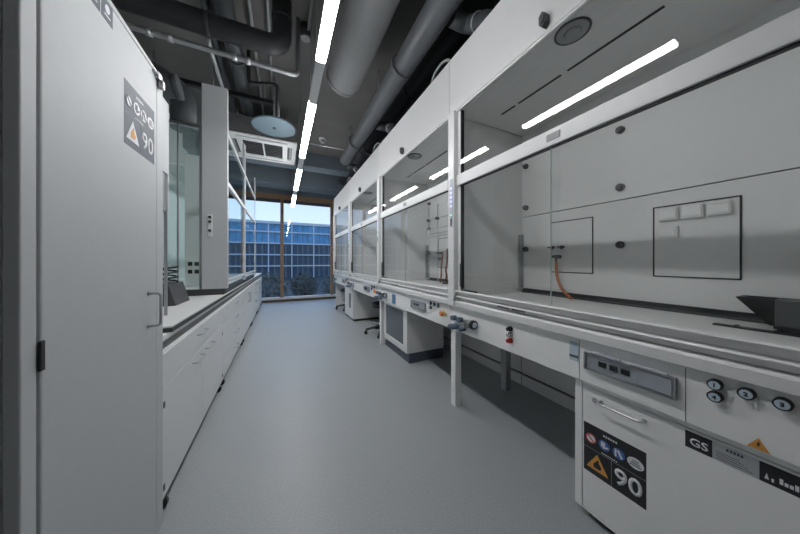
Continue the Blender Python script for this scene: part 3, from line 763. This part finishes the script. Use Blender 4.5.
# air conditioning cassette
x0, x1, ya, yb, zc = -.74, .21, 4.15, 5.10, 3.0
a = thing('air_unit', 'square white ceiling air conditioning unit with a louvred grille above the left bench', 'air conditioner', (-.265, 4.62, zc))
B(x0+.05, x1-.05, ya+.05, yb-.05, zc+.04, zc+.30, .01).build('casing', GALV, a)
B(x0+.02, x1-.02, ya+.02, yb-.02, zc+.022, zc+.04).build('panel_back', DARK, a)
def cells(xs, ys, holes, z0, z1):
    m = MB()
    for p in range(len(xs)-1):
        for q in range(len(ys)-1):
            if (p, q) not in holes: m.box(xs[p], xs[p+1], ys[q], ys[q+1], z0, z1)
    return m
xs_ = [x0, x0+.06, x0+.13, x0+.20, -.275, -.255, x1-.20, x1-.13, x1-.06, x1]
ys_ = [ya, ya+.06, ya+.11, ya+.20, yb-.20, yb-.11, yb-.06, yb]
holes = {(3,3),(5,3)} | {(p,1) for p in (2,3,4,5,6)} | {(p,5) for p in (2,3,4,5,6)} | {(1,3),(7,3)}
cells(xs_, ys_, holes, zc, zc+.022).build('front_panel', AIRW, a)
for xa, xb in ((x0+.20, -.275), (-.255, x1-.20)):
    m = MB()
    for k in range(9):
        y = ya+.21+k*.062; m.prism([(xa, y, zc+.003), (xa, y+.034, zc+.016), (xa, y+.034, zc+.02), (xa, y, zc+.007)], (xb-xa, 0, 0))
    m.build('louvre_grille', AIRG, a)
for xa, xb, y0_, y1_ in ((x0+.13, x1-.13, ya+.066, ya+.09), (x0+.13, x1-.13, yb-.09, yb-.066), (x0+.066, x0+.10, ya+.2, yb-.2), (x1-.10, x1-.066, ya+.2, yb-.2)):
    B(xa+.002, xb-.002, y0_, y1_, zc+.004, zc+.012, .002).build('outlet_flap', AIRG, a)
for x in (x0+.15, x1-.15):
    for y in (ya+.15, yb-.15): MB().cyl((x,y,zc+.30),(x,y,CEIL),.007,8).build('hanger_rod', GALV, a)
# smoke detector
s = thing('smoke_detector', 'small white round smoke detector on the ceiling right of the lamps', 'smoke detector', (.79, 5.0, CEIL))
MB().cyl((.70,4.95,CEIL),(.70,4.95,3.50), .065, 26).build('base', SIGNW, s)
MB().tube([(.70,4.95,3.50),(.70,4.95,3.48),(.70,4.95,3.455)], [.055,.05,.03], 24).build('sensor', AIRG, s)

pipe('steel_rod', 'short silver pipe bending up to the ceiling above the grey side column', [(-.585,2.72,CEIL+.02),(-.585,2.72,3.12),(-.585,3.32,3.08),(-.585,3.32,2.92)], .016, GALV, .05, 12)
# ------------------------------------------------------------------ outside
struct(B(-70, 80, YW+.4, 130, -3.7, -3.5).build('ground_outside', GROUNDM))
bl = thing('office_building', 'long glazed building with pale bands and blue windows across the yard', 'building', (4, 76, -3.5))
FY = 76.0
zf = [-3.5, -.3, 2.75, 5.85, 8.95, 11.3]
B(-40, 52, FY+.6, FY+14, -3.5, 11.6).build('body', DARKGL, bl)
for z in zf[1:]:
    B(-40, 52, FY-.2, FY+.6, z, z+(.32 if z < 11 else .7), .02).build('floor_band', FACADE, bl)
xs = [-40+5.8*k+1.9 for k in range(16)]
for x in xs: B(x-.13, x+.13, FY-.15, FY+.6, -3.5, 11.3).build('pier', FACADE, bl)
rr = random.Random(3)
for j in range(5):
    z0 = zf[j]+(.32 if j else 0); z1 = zf[j+1]
    for k in range(3, 12):
        xa, xb = xs[k]+.13, xs[k+1]-.13
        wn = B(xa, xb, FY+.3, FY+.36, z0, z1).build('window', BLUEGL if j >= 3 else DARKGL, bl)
        m = MB()
        for q in (1, 2, 3): xx = xa+(xb-xa)*q/4; m.box(xx-.05, xx+.05, FY+.22, FY+.3, z0, z1)
        m.build('mullion', GREYP if j < 3 else DARKGL, wn)
B(9, 12, FY+4, FY+7, 11.6, 12.6, .03).build('roof_plant', GREYP, bl)
# shrubs
for i, (x, y, s) in enumerate(((-4.5,26,1.5),(-1.2,24,1.7),(2.0,27,1.4),(5.2,25,1.8),(8.4,28,1.6),(-8.0,27,1.9),(12.0,27,1.8))):
    t = thing('yard_tree', ['bushy dark tree far left in the yard outside', 'bushy dark tree at the left of the yard outside', 'dark tree outside, left of the window mullion', 'dark tree outside, right of the window mullion', 'dark tree outside near the right window jamb', 'dark tree outside hidden toward the left', 'dark tree outside hidden toward the right'][[1,2,3,4,5,0,6][i] if i < 7 else 0], 'tree', (x, y, -3.5), 'trees in the yard outside')
    MB().tube([(x,y,-3.5),(x+.1,y,-2.2),(x,y,-1.0)], [.14,.1,.05], 8).build('trunk', BARK, t)
    m = MB()
    for q in range(900):
        a, b = random.uniform(0, 2*PI), math.acos(random.uniform(-1, 1)); r = s*random.uniform(.55, 1.0)
        p = Vector((x+r*math.sin(b)*math.cos(a), y+r*math.sin(b)*math.sin(a), -1.3+r*.95*math.cos(b)))
        u = Vector((random.uniform(-1,1), random.uniform(-1,1), random.uniform(-1,1))).normalized(); v = u.orthogonal().normalized()
        l = random.uniform(.10, .22)
        vs = [m.bm.verts.new(p+u*l), m.bm.verts.new(p+v*l*.5), m.bm.verts.new(p-u*l), m.bm.verts.new(p-v*l*.5)]
        m.bm.faces.new(vs)
    m.build('crown', SHRUB, t)

# ------------------------------------------------------------------ world and view
wd = bpy.data.worlds.new('dusk_sky'); scene.world = wd; wd.use_nodes = True
nt = wd.node_tree; bg = nt.nodes['Background']
tc = nt.nodes.new('ShaderNodeTexCoord'); sp = nt.nodes.new('ShaderNodeSeparateXYZ')
rp = nt.nodes.new('ShaderNodeValToRGB')
nt.links.new(tc.outputs['Generated'], sp.inputs[0])
nt.links.new(sp.outputs['Z'], rp.inputs[0])
rp.color_ramp.elements[0].position = .0; rp.color_ramp.elements[0].color = (.68, .78, .89, 1)
rp.color_ramp.elements[1].position = .5; rp.color_ramp.elements[1].color = (.30, .48, .80, 1)
nt.links.new(rp.outputs[0], bg.inputs[0]); bg.inputs[1].default_value = 1.5
vs = scene.view_settings
scene.display_settings.display_device = 'sRGB'
vs.view_transform = 'Standard'; vs.look = 'None'; vs.exposure = 0.0; vs.gamma = 1.0; vs.use_curve_mapping = False
scene.cycles.max_bounces = 10; scene.cycles.transparent_max_bounces = 24; scene.cycles.diffuse_bounces = 8
scene.cycles.use_denoising = True; scene.cycles.sample_clamp_indirect = 6
